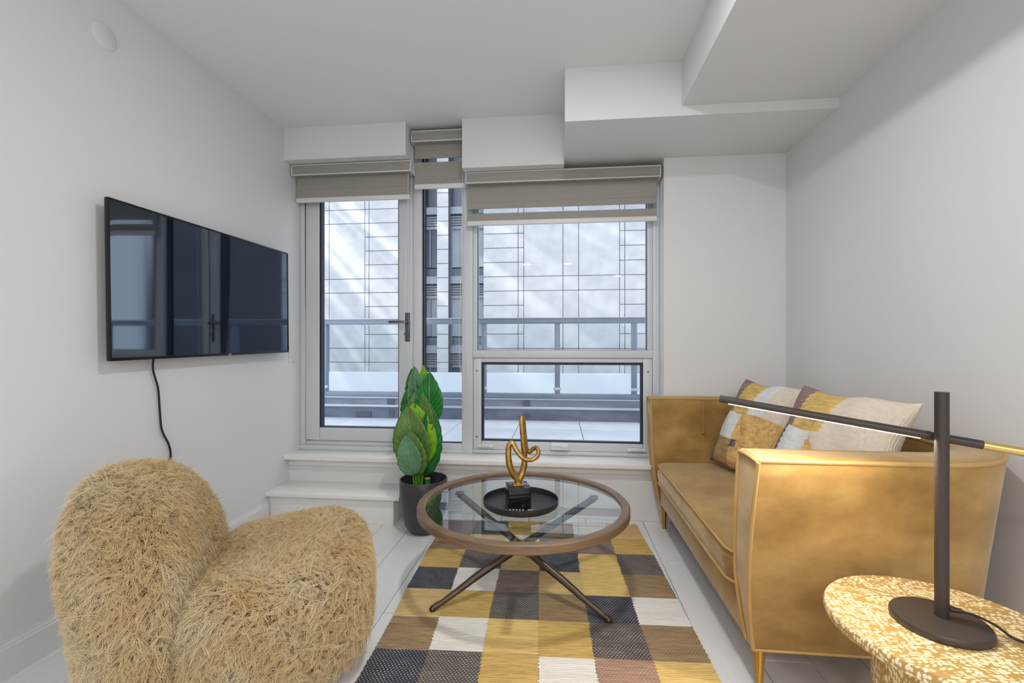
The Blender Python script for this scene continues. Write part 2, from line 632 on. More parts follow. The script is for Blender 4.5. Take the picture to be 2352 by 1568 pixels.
# window sill ledge and the step up to the balcony door
sl = sroot('window_sill', 'white painted ledge running under the whole window bay', (-0.6, 3.08, 0.355))
MB().box(XL + .6, .676 + .6, 2.983 - 3.08, YW - 3.08, 0, 0.03, bev=0.002).build('ledge_board', 'step_paint', sl)
bx('threshold', (XL + .6, -.37, YW - 3.08 - .012, YW - 3.08 + .1, 0.03, 0.062), 'window_vinyl', sl, 0.003)
bx('apron', (XL + .6, .676 + .6, 3.04 - 3.08, 3.053 - 3.08, -0.05, 0.0), 'step_paint', sl, 0.002)
st = sroot('entry_step', 'white painted wooden step below the balcony door', (-1.45, 2.9, 0))
bx('riser', (XL + 1.45, -1.055 + 1.45, 2.815 - 2.9, 2.833 - 2.9, 0, 0.168), 'step_paint', st, 0.002)
bx('side_panel', (-1.073 + 1.45, -1.055 + 1.45, 2.833 - 2.9, YB - 2.9, 0, 0.168), 'step_paint', st, 0.002)
bx('tread', (XL + 1.45, -1.005 + 1.45, 2.775 - 2.9, YB - 2.9, 0.168, 0.194), 'step_paint', st, 0.004)

# ------------------------------------------------------------------ door and windows
YG = 3.235


def ring(mb, x0, x1, z0, z1, t, y0, y1, bev=0.003):
    """rectangular frame; t = (left, right, bottom, top) widths"""
    l, r, b_, t_ = t
    mb.box(x0, x0 + l, y0, y1, z0, z1, bev)
    mb.box(x1 - r, x1, y0, y1, z0, z1, bev)
    mb.box(x0 + l, x1 - r, y0, y1, z0, z0 + b_, bev)
    mb.box(x0 + l, x1 - r, y0, y1, z1 - t_, z1, bev)
    return mb


door = sroot('door_1', 'glazed white balcony door beside the television wall', (-1.45, YW, 0.385))
DX, DZ = 1.45, -0.385


def dk(mb, name, mat, parent, off=(1.45, -YW, -0.385)):
    mb.v = [(a + off[0], b_ + off[1], c_ + off[2]) for a, b_, c_ in mb.v]
    return mb.build(name, mat, parent)


fr = MB()
fr.box(-1.906, -1.868, YW, YW + .1, .417, 2.437, .003)
fr.box(-1.045, -.985, YW - .006, YW + .1, .417, 2.66, .004)
fr.box(-1.868, -1.045, YW, YW + .1, 2.385, 2.437, .003)
fr.box(-1.868, -1.045, YW + .02, YW + .1, .417, .445, .003)
dk(fr, 'door_frame', 'window_vinyl', door)
lf = dk(ring(MB(), -1.865, -1.048, .455, 2.38, (.108, .108, .092, .10), YW + .004, YW + .06, .005), 'door_leaf', 'window_vinyl', door)
dk(ring(MB(), -1.757, -1.156, .547, 2.28, (.010, .006, .006, .006), YW + .012, YG + .004, 0), 'gasket', 'gasket', lf)
dk(MB().box(-1.750, -1.160, YG - .004, YG + .004, .550, 2.276), 'pane', 'window_glass', lf)
dk(MB().box(-1.104, -1.070, YW - .006, YW + .006, 1.178, 1.385, .002), 'handle_plate', 'steel_gray', lf)
hb = MB().tube([(-1.087, YW - .004, 1.316), (-1.087, YW - .05, 1.316)], .009, 12)
hb.box(-1.207, -1.076, YW - .062, YW - .046, 1.308, 1.326, .003)
dk(hb, 'lever', 'steel_gray', lf)
tt = MB().tube([(-1.087, YW - .004, 1.232), (-1.087, YW - .03, 1.232)], .007, 12)
tt.box(-1.108, -1.068, YW - .036, YW - .028, 1.226, 1.238, .002)
dk(tt, 'thumb_turn', 'steel_gray', lf)
dk(MB().box(-1.892, -1.884, YW - .004, YW + .004, 1.25, 1.30, .002), 'hinge', 'white_plastic', door)
dk(MB().box(-1.892, -1.884, YW - .004, YW + .004, .62, .67, .002), 'hinge', 'white_plastic', door)

w1 = sroot('window_1', 'tall narrow fixed window beside the balcony door', (-0.83, YW, 0.385))
o1 = (0.83, -YW, -0.385)
fr = MB()
ring(fr, -.985, -.685, .385, 2.66, (.006, .006, .064, .04), YW + .004, YW + .1, .002)
fr.box(-.985, -.685, YW - .006, YW + .03, .385, .41, .002)
dk(fr, 'window_frame', 'window_vinyl', w1, o1)
dk(ring(MB(), -.979, -.69, .449, 2.62, (.006, .003, .004, .004), YG - .03, YG + .004, 0), 'gasket', 'gasket', w1, o1)
dk(MB().box(-.976, -.69, YG - .004, YG + .004, .452, 2.62), 'pane', 'window_glass', w1, o1)

w2 = sroot('window_2', 'wide white window over a low awning sash', (0, YW, 0.385))
o2 = (0, -YW, -0.385)
fr = MB()
fr.box(-.687, -.612, YW - .006, YW + .1, .385, 2.66, .004)
fr.box(.632, .677, YW - .002, YW + .1, .385, 2.371, .004)
fr.box(-.612, .632, YW + .006, YW + .1, .385, .412, .003)
fr.box(-.612, .632, YW + .002, YW + .1, 1.062, 1.117, .004)
fr.box(-.612, .632, YW + .004, YW + .1, 2.28, 2.371, .003)
fr.box(-.612, -.583, YW + .012, YW + .1, 1.117, 2.28, .003)
fr.box(.599, .632, YW + .012, YW + .1, 1.117, 2.28, .003)
dk(fr, 'window_frame', 'window_vinyl', w2, o2)
dk(ring(MB(), -.583, .599, 1.117, 2.28, (.003, .003, .003, .003), YG - .02, YG + .004, 0), 'gasket', 'gasket', w2, o2)
dk(MB().box(-.581, .597, YG - .004, YG + .004, 1.119, 2.278), 'pane', 'window_glass', w2, o2)
sash = dk(ring(MB(), -.611, .631, .413, 1.061, (.059, .061, .058, .03), YW + .014, YW + .07, .004), 'awning_sash', 'window_vinyl', w2, o2)
dk(ring(MB(), -.552, .570, .471, 1.031, (.014, .014, .010, .018), YW + .03, YG + .01, 0), 'gasket', 'gasket', sash, o2)
dk(MB().box(-.54, .558, YG - .002, YG + .006, .480, 1.015), 'pane', 'window_glass', sash, o2)


def latch(x0, x1, z):
    mb = MB().box(x0, x1, YW - .012, YW + .016, z - .014, z + .004, .004)
    mb.box(x0 + .02, x1 - .03, YW - .022, YW - .010, z - .004, z + .008, .003)
    dk(mb, 'latch', 'white_plastic', w2, o2)


latch(-.575, -.46, .445)
latch(.46, .585, .440)
cr = MB().box(-.06, .068, YW - .022, YW + .016, .424, .468, .010, seg=3)
cr.tube(spline([(-.045, YW - .024, .452), (0, YW - .03, .458), (.03, YW - .03, .450), (.058, YW - .026, .452)], 6), .004, 8)
dk(cr, 'crank_cover', 'white_plastic', w2, o2)
for sx_, sz_ in ((-.585, .97), (-.585, .50), (.603, .97), (.603, .50)):
    dk(MB().tube([(sx_, YW + .010, sz_), (sx_, YW + .016, sz_)], .006, 10), 'screw_cap', 'steel_gray', w2, o2)


# ------------------------------------------------------------------ zebra roller blinds
def blind(label, x0, x1, ztop, bands, zbar, fx0, fx1, cord, caps=(True, True)):
    """bands: list of (z0, z1, kind) opaque or sheer, top down"""
    t = thing('roller_blind', label, 'blind', ((x0 + x1) / 2, 3.1, ztop), 0, 'zebra roller blinds over the window bay')
    ox, oy, oz = (x0 + x1) / 2, 3.1, ztop
    hgt = 0.075
    pr = [(3.165, ztop), (3.066, ztop), (3.06, ztop - .006), (3.056, ztop - hgt * .5), (3.06, ztop - hgt + .004), (3.066, ztop - hgt), (3.165, ztop - hgt)]

    def loc(mb):
        mb.v = [(a - ox, b_ - oy, c_ - oz) for a, b_, c_ in mb.v]
        return mb
    loc(MB().extrude_poly(pr, 'x', x0 + .006, x1 - .006)).build('cassette', 'blind_fabric', t)
    tr = MB()
    tr.box(x0 + .004, x1 - .004, 3.052, 3.062, ztop - .008, ztop - .002, .002)
    tr.box(x0 + .004, x1 - .004, 3.052, 3.064, ztop - hgt - .002, ztop - hgt + .005, .002)
    loc(tr).build('cassette_trim', 'white_plastic', t)
    big = [(3.165, ztop + .001), (3.064, ztop + .001), (3.055, ztop - .006), (3.050, ztop - hgt * .5), (3.055, ztop - hgt), (3.064, ztop - hgt - .004), (3.165, ztop - hgt - .004)]
    if caps[0]:
        loc(MB().extrude_poly(big, 'x', x0, x0 + .006)).build('end_cap', 'white_plastic', t)
    if caps[1]:
        loc(MB().extrude_poly(big, 'x', x1 - .006, x1)).build('end_cap', 'white_plastic', t)
    for z0, z1, kind in bands:
        if kind == 'o':
            loc(MB().box(fx0, fx1, 3.118, 3.121, z0, z1)).build('fabric_band', 'blind_fabric', t)
        elif kind == 's':
            loc(MB().box(fx0, fx1, 3.1195, 3.1205, z0, z1)).build('sheer_strip', 'blind_sheer', t)
        elif kind == 'r':
            loc(MB().box(fx0, fx1, 3.1155, 3.121, z0, z1)).build('fabric_band', 'blind_fabric', t)
    loc(MB().box(fx0 - .004, fx1 + .004, 3.108, 3.128, zbar, zbar + .034, .006, seg=3)).build('bottom_bar', 'white_plastic', t)
    if cord:
        loc(MB().tube(spline(cord, 6), .0016, 6)).build('pull_cord', 'cord_white', t)
    return t


blind('taupe roller blind on the balcony door', -1.897, -1.022, 2.433,
      [(2.275, 2.37, 'o'), (2.214, 2.2735, 'r')], 2.181, -1.892, -1.052,
      [(-1.052, 3.09, 2.36), (-1.066, 3.09, 1.7), (-1.09, 3.09, 1.15), (-1.115, 3.09, .93), (-1.105, 3.09, .80), (-1.07, 3.09, .78), (-1.04, 3.09, .9), (-1.035, 3.09, 1.2), (-1.032, 3.09, 1.8), (-1.03, 3.09, 2.36)])
blind('narrow taupe roller blind in the gap reaching the ceiling', -1.02, -.648, 2.632,
      [(2.52, 2.57, 'o'), (2.462, 2.5185, 'r'), (2.436, 2.462, 's'), (2.312, 2.436, 'o'), (2.281, 2.3105, 'r')], 2.248, -1.012, -.652,
      [(-.66, 3.09, 2.55), (-.672, 3.09, 1.8), (-.690, 3.09, 1.2), (-.68, 3.09, .97), (-.652, 3.09, .93), (-.628, 3.09, .98), (-.638, 3.09, 1.3), (-.645, 3.09, 1.8), (-.652, 3.09, 2.55)], (True, False))
blind('wide taupe roller blind over the big window', -.638, .66, 2.33,
      [(2.140, 2.255, 'o'), (2.096, 2.1385, 'r'), (2.255, 2.29, 's'), (2.064, 2.096, 's'), (2.012, 2.064, 'o')], 1.979, -.634, .643, None)

# ------------------------------------------------------------------ outside: balcony
bal = sroot('balcony_floor', 'pale paved balcony floor outside the windows', (0, 4.0, 0.30))
bx('slab', (-3.4, 2.8, -.7, .9, -.25, .045), 'concrete', bal)
px_ = -3.4
while px_ < 2.8:
    for r_ in range(3):
        y0 = -.70 + r_ * .49
        bx('paver', (px_ + .003, px_ + .597, y0 + .003, y0 + .487, .045, .065), 'paver', bal, .002)
    px_ += .6
curb = thing('balcony_curb', 'grey concrete curb wall under the balcony railing', 'curb', (0, 4.8, .36))
bx('wall_base', (-3.4, 2.8, -.05, .1, 0, .125), 'concrete_dark', curb)
bx('metal_strip', (-3.4, 2.8, -.065, .1, .125, .15), 'rail_light', curb, .003)
bx('wall_top', (-3.4, 2.8, -.045, .1, .15, .222), 'concrete', curb)
for ex, ez, ew, eh in ((-2.20, .012, .17, .06), (-1.85, .155, .08, .055), (-.38, .155, .075, .055), (-.38, .045, .075, .045), (-1.83, .03, .06, .06)):
    bx('anchor_plate', (ex, ex + ew, -.058, -.045, ez, ez + eh), 'plate_dark', curb)
rail = thing('balcony_railing', 'grey metal balcony railing with clear glass panels', 'railing', (0, 4.8, .582))
RZ = .582
bx('top_rail', (-2.60, 2.8, -.04, .03, 1.378 - RZ, 1.432 - RZ), 'rail_metal', rail, .006)
bx('top_cap', (-2.60, 2.8, -.046, .036, 1.432 - RZ, 1.442 - RZ), 'rail_light', rail, .002)
bx('bottom_rail', (-2.60, 2.8, -.04, .03, 0.012, .064), 'rail_metal', rail, .004)
bx('shoe', (-3.4, 2.8, -.06, .06, 0.0, .012), 'rail_light', rail)
posts = [-2.575, -.80, -.022, .765, 1.55, 2.34]
for i, p in enumerate(posts):
    po = bx('post', (p - .028, p + .028, -.03, .02, .012, 1.385 - RZ), 'rail_metal', rail, .004)
    bx('clamp', (p - .04, p + .04, -.042, -.028, .10, .13), 'rail_light', po, .003)
for a, b_ in zip(posts[:-1], posts[1:]):
    bx('glass_panel', (a + .035, b_ - .035, -.012, -.002, .07, 1.37 - RZ), 'rail_glass', rail)
par = MB().box(-16, 10, 12, 12.4, -3.0, .405, .02)
tag(par.build('roof_parapet', 'white_parapet'), 'long low white wall standing beyond the balcony', 'wall')
tag(bx('lower_roof', (-40, 40, 4.95, 40, -3.2, -3.0), 'concrete'), 'flat grey roof stretching below the balcony', 'roof', None, 'structure')

# ------------------------------------------------------------------ outside: stone building
YF, SF = 18.0, 1.8
bld = thing('office_building', 'pale stone clad building with two dark window bays opposite', 'building', (0, YF, -3.0))
FX = lambda v: v * SF
FZ = lambda v: 1.15 + (v - 1.15) * SF + 3.0
Z10 = lambda k: 4.258 - .3175 * k
core = MB()
for xa, xb_ in ((-12.0, -3.078), (-2.746, -2.476), (-1.686, 8.0)):
    core.box(FX(xa), FX(xb_), .06, 4.0, 0, FZ(9.5))
core.box(FX(-3.078), FX(-2.746), 1.2, 4.0, 0, FZ(9.5))
core.box(FX(-2.476), FX(-1.686), 1.2, 4.0, 0, FZ(9.5))
core.build('wall_core', 'stone_joint', bld)
_pan = {}


def panel(xa, xb_, za, zb):
    wd, ht = round(FX(xb_) - FX(xa), 4), round((zb - za) * SF, 4)
    gp = .022
    key = (wd, ht)
    if key not in _pan:
        o = MB().box(gp / 2, wd - gp / 2, 0, .07, gp / 2, ht - gp / 2, .006, seg=1).build('stone_panel', 'stone_panel', bld, (FX(xa), 0, FZ(za)))
        _pan[key] = o
    else:
        o = _pan[key].copy()
        COL.objects.link(o)
        o.location = (FX(xa), 0, FZ(za))
    return o


bigcols = [(-7.1, -5.284), (-5.284, -4.427), (-.783, .076), (.076, .415), (.415, 1.289), (2.9, 4.0), (4.0, 4.4)]
bandcols = [(-4.427, -4.33), (-4.33, -3.078), (-2.746, -2.476), (-1.686, -.908), (-.908, -.783), (1.289, 1.40), (1.40, 2.9)]
for xa, xb_ in bigcols:
    for kb in range(-2, 3):
        k0 = kb * 5 + 1
        panel(xa, xb_, Z10(k0), Z10(k0 - 1))
        panel(xa, xb_, Z10(k0 + 4), Z10(k0))
for xa, xb_ in bandcols:
    for k in range(-8, 15):
        panel(xa, xb_, Z10(k + 1), Z10(k))


def zpx(y):
    return 1.15 + (793 - y) / 1045.0 * 10.0


def bay(xa, xb_, blinds):
    for fi, dy in enumerate((-166, 0, 166)):
        zf = lambda y: FZ(zpx(y + dy))
        a, b_ = FX(xa), FX(xb_)
        bx('band', (a, b_, .30, 1.2, zf(646), zf(629)), 'far_metal', bld)
        for q in range(4):
            yy = 649 + q * 6
            bx('louver_slat', (a, b_, .42, 1.2, zf(yy + 4.5), zf(yy)), 'far_louver', bld)
        fw = MB()
        ring(fw, a, b_, zf(629 + 166), zf(673), (.03, .03, .05, .12), .45, .6, 0)
        win = fw.build('window', 'far_metal', bld)
        bx('pane', (a + .03, b_ - .03, .55, .58, zf(605 + 166), zf(676)), 'far_window_blind' if fi in blinds else 'far_window_dark', win)
        bx('spandrel', (a + .03, b_ - .03, .52, .58, zf(629 + 166), zf(608 + 166)), 'far_window_dark', win)
        bx('mullion', (a + (b_ - a) * .28, a + (b_ - a) * .28 + .05, .46, .58, zf(605 + 166), zf(676)), 'far_metal', win)
    # back wall of the shaft between floors
    bx('bay_back', (FX(xa), FX(xb_), .9, 1.2, 0, FZ(9.0)), 'far_louver', bld)


bay(-3.078, -2.746, (1,))
bay(-2.476, -1.686, (0, 1))

# ------------------------------------------------------------------ ceiling downlights in the part of the room behind the camera
dl = [(.05, 1.25, ZC, 19), (-.60, -1.95, ZC, 20), (.15, -1.95, ZC, 20), (1.05, -1.95, 2.423, 18)]
names = ['over the near end of the rug', 'nearest the television wall at the rear', 'in the middle of the rear row', 'set into the ceiling beam at the rear']
for (lx, ly, lz, lw), nm in zip(dl, names):
    t = thing('recessed_light', 'round recessed ceiling light ' + nm, 'ceiling light', (lx, ly, lz), 0, 'recessed ceiling lights')
    MB().lathe([(.075, -.001), (.075, -.006), (.098, -.006), (.103, -.001), (.103, 0), (.075, 0)], seg=32).build('trim_ring', 'white_plastic', t)
    MB().lathe([(.0001, -.003), (.075, -.003), (.075, -.0005), (.0001, -.0005)], seg=24).build('lens', 'downlight_lens', t)
    ld = bpy.data.lights.new('downlight', 'AREA')
    ld.shape = 'DISK'
    ld.size = .14
    ld.energy = lw
    ld.color = (1.0, .992, .985)
    lo = bpy.data.objects.new('downlight', ld)
    COL.objects.link(lo)
    lo.parent = t
    lo.location = (0, 0, -.012)

# ------------------------------------------------------------------ rug
RG = s_rug = {'n': 'w_navy', 'g': 'w_gray', 'm': 'w_mauve', 'p': 'w_pink', 'b': 'w_brown', 't': 'w_tan', 'o': 'w_gold', 'y': 'w_yellow', 'w': 'w_white'}
rows = ['btwgmy', 'ynywbo', 'ngoypb', 'ngowpy', 'bwyogb', 'togbnw', 'nwmtyb', 'ogtnyg', 'btwgmo', 'mnobwt']
CW, RH = .2065, .211
rug = thing('patchwork_rug', 'flat woven patchwork rug in mustard, navy, brown and white squares', 'rug', (-.077, 1.676, 0), math.radians(2.1))
r0 = -4


def zig(i, n, a):
    return a * (1 if i % 2 else -1) if 0 < i < n else 0


NS = 24
nrow = len(rows)
rng = np.random.RandomState(3)
cshift = rng.uniform(-.006, .006, (7, nrow + 1))
rshift = rng.uniform(-.006, .006, (6, nrow + 1))
for ri, rw in enumerate(rows):
    for c_ in range(6):
        v0 = (r0 + ri) * RH + rshift[c_][ri]
        v1 = (r0 + ri + 1) * RH + rshift[c_][ri + 1]
        mb = MB()
        vs_ = []
        for j in range(NS + 1):
            t_ = j / NS
            vv_ = v0 + (v1 - v0) * t_
            for side in (0, 1):
                cc = c_ + side
                edge = (cc - 3) * CW + cshift[cc][ri] * (1 - t_) + cshift[cc][ri + 1] * t_
                if 0 < cc < 6:
                    edge += .0035 * (1 if j % 2 else -1)
                else:
                    edge += .002 * math.sin(j * 2.1 + ri)
                vs_.append((edge, vv_))
        top = [(a, b_, .0085 + .0012 * math.sin(b_ * 60 + c_)) for a, b_ in vs_]
        bot = [(a, b_, .0005) for a, b_ in vs_]
        n2 = len(top)
        fs = []
        for j in range(NS):
            fs.append((2 * j, 2 * j + 1, 2 * j + 3, 2 * j + 2))
            fs.append((n2 + 2 * j, n2 + 2 * j + 2, n2 + 2 * j + 3, n2 + 2 * j + 1))
            fs.append((2 * j, 2 * j + 2, n2 + 2 * j + 2, n2 + 2 * j))
            fs.append((2 * j + 1, n2 + 2 * j + 1, n2 + 2 * j + 3, 2 * j + 3))
        fs.append((0, n2, n2 + 1, 1))
        fs.append((2 * NS, 2 * NS + 1, n2 + 2 * NS + 1, n2 + 2 * NS))
        mb.add(top + bot, fs).build('patch', RG[rw[c_]], rug)
fg = MB()
for k in range(120):
    x_ = -3 * CW + 6 * CW * (k + .5) / 120
    yv = (r0 + nrow) * RH
    fg.tube([(x_, yv - .004, .006), (x_ + rng.uniform(-.004, .004), yv + .012, .005), (x_ + rng.uniform(-.008, .008), yv + .024 + rng.uniform(0, .012), .0025)], .0014, 4)
fr_ = fg.build('fringe', 'w_tan', rug)
fr_['kind'] = 'stuff'

# ------------------------------------------------------------------ coffee table
TX, TY, TZ = -.17, 2.125, .427
tab = thing('coffee_table', 'round glass coffee table with wooden rim and crossed metal legs', 'coffee table', (TX, TY, .0105))
z0 = TZ - .0105
RO = .487
rim = [(RO - .037, z0 - .012), (RO - .037, z0 - .005), (RO - .031, z0), (RO - .006, z0), (RO, z0 - .006), (RO, z0 - .034), (RO - .005, z0 - .039), (RO - .024, z0 - .039), (RO - .024, z0 - .022), (RO - .037, z0 - .022)]
MB().lathe(rim, seg=96, close=True).build('rim', 'walnut', tab, angle=30)
MB().lathe([(.0001, z0 - .012), (RO - .027, z0 - .012), (RO - .027, z0 - .021), (.0001, z0 - .021)], seg=96).build('glass_top', 'table_glass', tab, angle=30)
for k, ang in enumerate((210, 330, 90)):
    a = math.radians(ang)
    ux, uy = math.cos(a), math.sin(a)
    off = .016 * (k - 1)
    px_, py_ = -uy * off, ux * off
    Rf, Rt = .43, .40
    foot = Vector((ux * Rf, uy * Rf, .012))
    tip = Vector((-ux * Rt, -uy * Rt, z0 - .05))
    mid = Vector((px_, py_, 0))
    leg = MB()
    pts, rad = [], []
    for t_, r_ in ((0, .0105), (.02, .0135), (.05, .0115), (.12, .013), (.25, .0165), (.4, .0185), (.5, .0185), (.6, .0175)):
        p = foot.lerp(tip, t_)
        lift = .012 * math.exp(-((t_ - .08) / .06) ** 2)
        p = p + mid * min(1, t_ * 3) + Vector((0, 0, -lift * .6))
        pts.append(p)
        rad.append(r_)
    pts[0].z = .0125
    pts[1].z = .016
    leg.tube(pts, rad, 16)
    leg.lathe([(.0001, .0), (.013, .0), (.015, .004), (.014, .012), (.009, .018), (.0001, .018)], foot.x, foot.y, 16)
    # flat upper arm up to the rim
    p0 = foot.lerp(tip, .57) + mid
    p1 = tip + mid * .4
    d = (p1 - p0).normalized()
    sd = Vector((-uy, ux, 0))
    up = d.cross(sd)
    c8 = []
    for pp in (p0, p1):
        for s1, s2 in ((-1, -1), (1, -1), (1, 1), (-1, 1)):
            c8.append(pp + sd * .016 * s1 + up * .009 * s2)
    leg.add(c8, [(0, 1, 2, 3), (4, 7, 6, 5), (0, 4, 5, 1), (1, 5, 6, 2), (2, 6, 7, 3), (3, 7, 4, 0)])
    leg.box(p1.x - .02, p1.x + .02, p1.y - .02, p1.y + .02, z0 - .050, z0 - .0395, .003)
    leg.build('leg', 'bronze_leg', tab)
hubz = foot.lerp(tip, .52).z
MB().tube([(0.03, -.045, hubz - .012), (0.03, -.03, hubz - .012)], .017, 20).tube([(0.03, -.051, hubz - .012), (0.03, -.044, hubz - .012)], .008, 12).build('bolt', 'bronze_leg', tab)
MB().lathe([(.0001, hubz + .03), (.02, hubz + .028), (.03, hubz + .012), (.03, hubz - .012), (.02, hubz - .028), (.0001, hubz - .03)], seg=24).build('hub', 'bronze_leg', tab)

# tray, sculpture, remote on the glass
GT = TZ - .012
tr = tag(MB().lathe([(.0001, 0), (.164, 0), (.172, .006), (.174, .030), (.170, .031), (.167, .009), (.160, .006), (.0001, .005)], seg=72)
         .build('round_tray', 'tray_metal', None, (-.178, 2.098, GT), angle=50), 'round dark metal tray on the glass table top', 'tray')
sc = thing('knot_sculpture', 'looped gold knot sculpture on a black stone cube', 'sculpture', (-.188, 2.068, GT + .006), math.radians(16))
MB().box(-.05, .05, -.05, .05, 0, .094, .0015).build('stone_block', 'black_marble', sc)
MB().box(-.026, .026, -.026, .026, .094, .102, .002).build('mount_plate', 'sculpture_gold', sc)


def sp(zx, zy, dy=0.0):
    """sculpture outline in metres about its own axis: zx, zy measured on a 522.7 px/m drawing"""
    return ((zx - 587) / 5.227 * .00196, dy, .102 + (905 - zy) / 5.227 * .00196)


path = [sp(587, 890), sp(570, 850, -.004), sp(520, 780, -.008), sp(478, 680, -.012), sp(462, 560, -.012), sp(468, 460, -.010), sp(490, 412, -.012), sp(520, 420, -.018), sp(560, 500, -.03),
        sp(630, 580, -.042), sp(720, 602, -.042), sp(800, 575, -.034), sp(832, 525, -.015), sp(818, 490, .004), sp(785, 505, .014), sp(745, 545, .02), sp(712, 525, .022),
        sp(692, 450, .018), sp(675, 320, .012), sp(655, 170, .006), sp(632, 112, .0), sp(628, 160, -.004), sp(640, 300, -.004), sp(655, 450, 0), sp(668, 600, .002), sp(664, 700, .003), sp(640, 790, .003), sp(605, 860, .001), sp(590, 892)]
pp = spline(path, 6)
nn = len(pp)
rads = [1.5 * x_ for x_ in [.0098 - .0034 * math.sin(PI * min(1, max(0, (i / nn - .12) / .76))) ** .6 if .12 < i / nn < .88 else .0098 for i in range(nn)]]
so = MB().tube(pp, rads, 14)
so.lathe([(.0001, .102), (.016, .102), (.013, .108), (.012, .116), (.006, .122), (.0001, .122)], seg=20)
so.build('knot', 'sculpture_gold', sc, angle=60)
rm = thing('remote_control', 'slim black remote control lying in the tray', 'remote', (-.165, 1.965, GT + .006), math.radians(4))
MB().box(-.078, .078, -.018, .018, 0, .014, .005, seg=3).build('remote_body', 'remote_black', rm)
for i in range(7):
    for j in range(3):
        if i < 5:
            MB().box(-.048 + i * .014 - .0035, -.048 + i * .014 + .0035, -.011 + j * .010 - .0025, -.011 + j * .010 + .0025, .0138, .0158, .0008, seg=1).build('button', 'button_gray', rm)
MB().lathe([(.007, .014), (.007, .016), (.011, .016), (.011, .014)], .040, 0, 20).build('dial_ring', 'button_gray', rm)
MB().lathe([(.0001, .0155), (.004, .0155), (.0045, .0138)], .064, 0, 12).build('button', 'button_gray', rm)

# ------------------------------------------------------------------ television
TVW, TVH = 1.245, .675
tv = thing('television', 'flat black wall mounted television screen', 'television', (XL, 2.307, 1.431))
tvr = tv
tv.rotation_euler = (math.radians(0.85), 0, math.radians(0))
hy_, hz_ = TVW / 2, TVH / 2
body = MB().box(.050, .062, -hy_, hy_, -hz_, hz_, .004)
body.box(.0, .052, -.36, .36, -.26, .1, .006)
body.build('housing', 'tv_body', tv)
bz = MB()
bw = .009
bz.box(.058, .069, -hy_, hy_, hz_ - bw, hz_, .002)
bz.box(.058, .069, -hy_, hy_, -hz_, -hz_ + bw + .004, .002)
bz.box(.058, .069, -hy_, -hy_ + bw, -hz_ + bw, hz_ - bw, .002)
bz.box(.058, .069, hy_ - bw, hy_, -hz_ + bw, hz_ - bw, .002)
bz.build('bezel', 'tv_bezel', tv)
bx('screen', (.058, .0655, -hy_ + bw, hy_ - bw, -hz_ + bw + .004, hz_ - bw), 'tv_screen', tv)
bx('status_light', (.060, .0695, .05, .075, -hz_ + .003, -hz_ + .008), 'button_gray', tv)
MB().tube(spline([(.02, -.37, -hz_ + .01), (.018, -.372, -.39), (.016, -.345, -.48), (.014, -.335, -.58), (.014, -.325, -.68), (.012, -.285, -.76), (.012, -.275, -.82), (.012, -.29, -.86), (.012, -.275, -1.0), (.012, -.26, -1.2), (.012, -.25, -1.28)], 6), .0045, 8).build('power_cord', 'black_rubber', tv)

# switch plate and blank cover on the left wall
sw = thing('light_switch', 'small white rocker switch on the wall under the television corner', 'light switch', (XL, 3.077, 1.085))
bx('plate', (0, .006, -.038, .038, -.058, .058), 'white_plastic', sw, .002)
rk = bx('rocker', (.005, .009, -.016, .016, -.032, .032), 'white_plastic', sw, .0015)
for zz in (-.046, .046):
    MB().tube([(.0055, 0, zz), (.007, 0, zz)], .003, 8).build('screw', 'button_gray', sw)
cv = thing('blank_cover', 'round white blank cover plate high on the left wall', 'cover plate', (XL, 1.728, 2.452))
cvm = MB().lathe([(.0001, .006), (.050, .006), (.054, .003), (.054, 0), (.0001, 0)], seg=40)
cvm.v = [(z, x, y) for x, y, z in cvm.v]
cvm.build('disc', 'white_plastic', cv)
for zz in (-.03, .03):
    MB().tube([(.0055, zz, 0), (.0068, zz, 0)], .002, 8).build('screw', 'white_plastic', cv)

# ------------------------------------------------------------------ potted plant
plant = thing('potted_plant', 'tall green plant with broad upright leaves in dark pot', 'plant', (-.838, 2.75, 0))
MB().lathe([(.0001, 0), (.062, 0), (.085, .008), (.112, .045), (.135, .12), (.146, .22), (.146, .325), (.143, .330), (.138, .328), (.137, .22), (.130, .12), (.1, .05), (.0001, .04)], seg=56).build('pot', 'pot_glaze', plant, angle=60)
MB().lathe([(.0001, .225), (.07, .228), (.136, .22)], seg=40).build('soil', 'soil', plant)
MB().lathe([(.018, .2), (.018, .318), (.0001, .318)], .016, .03, 16).build('trunk', 'trunk_green', plant, angle=30)
MB().lathe([(.019, .3165), (.0175, .320), (.0001, .321)], .016, .03, 16).build('trunk_top', 'trunk_cut', plant)


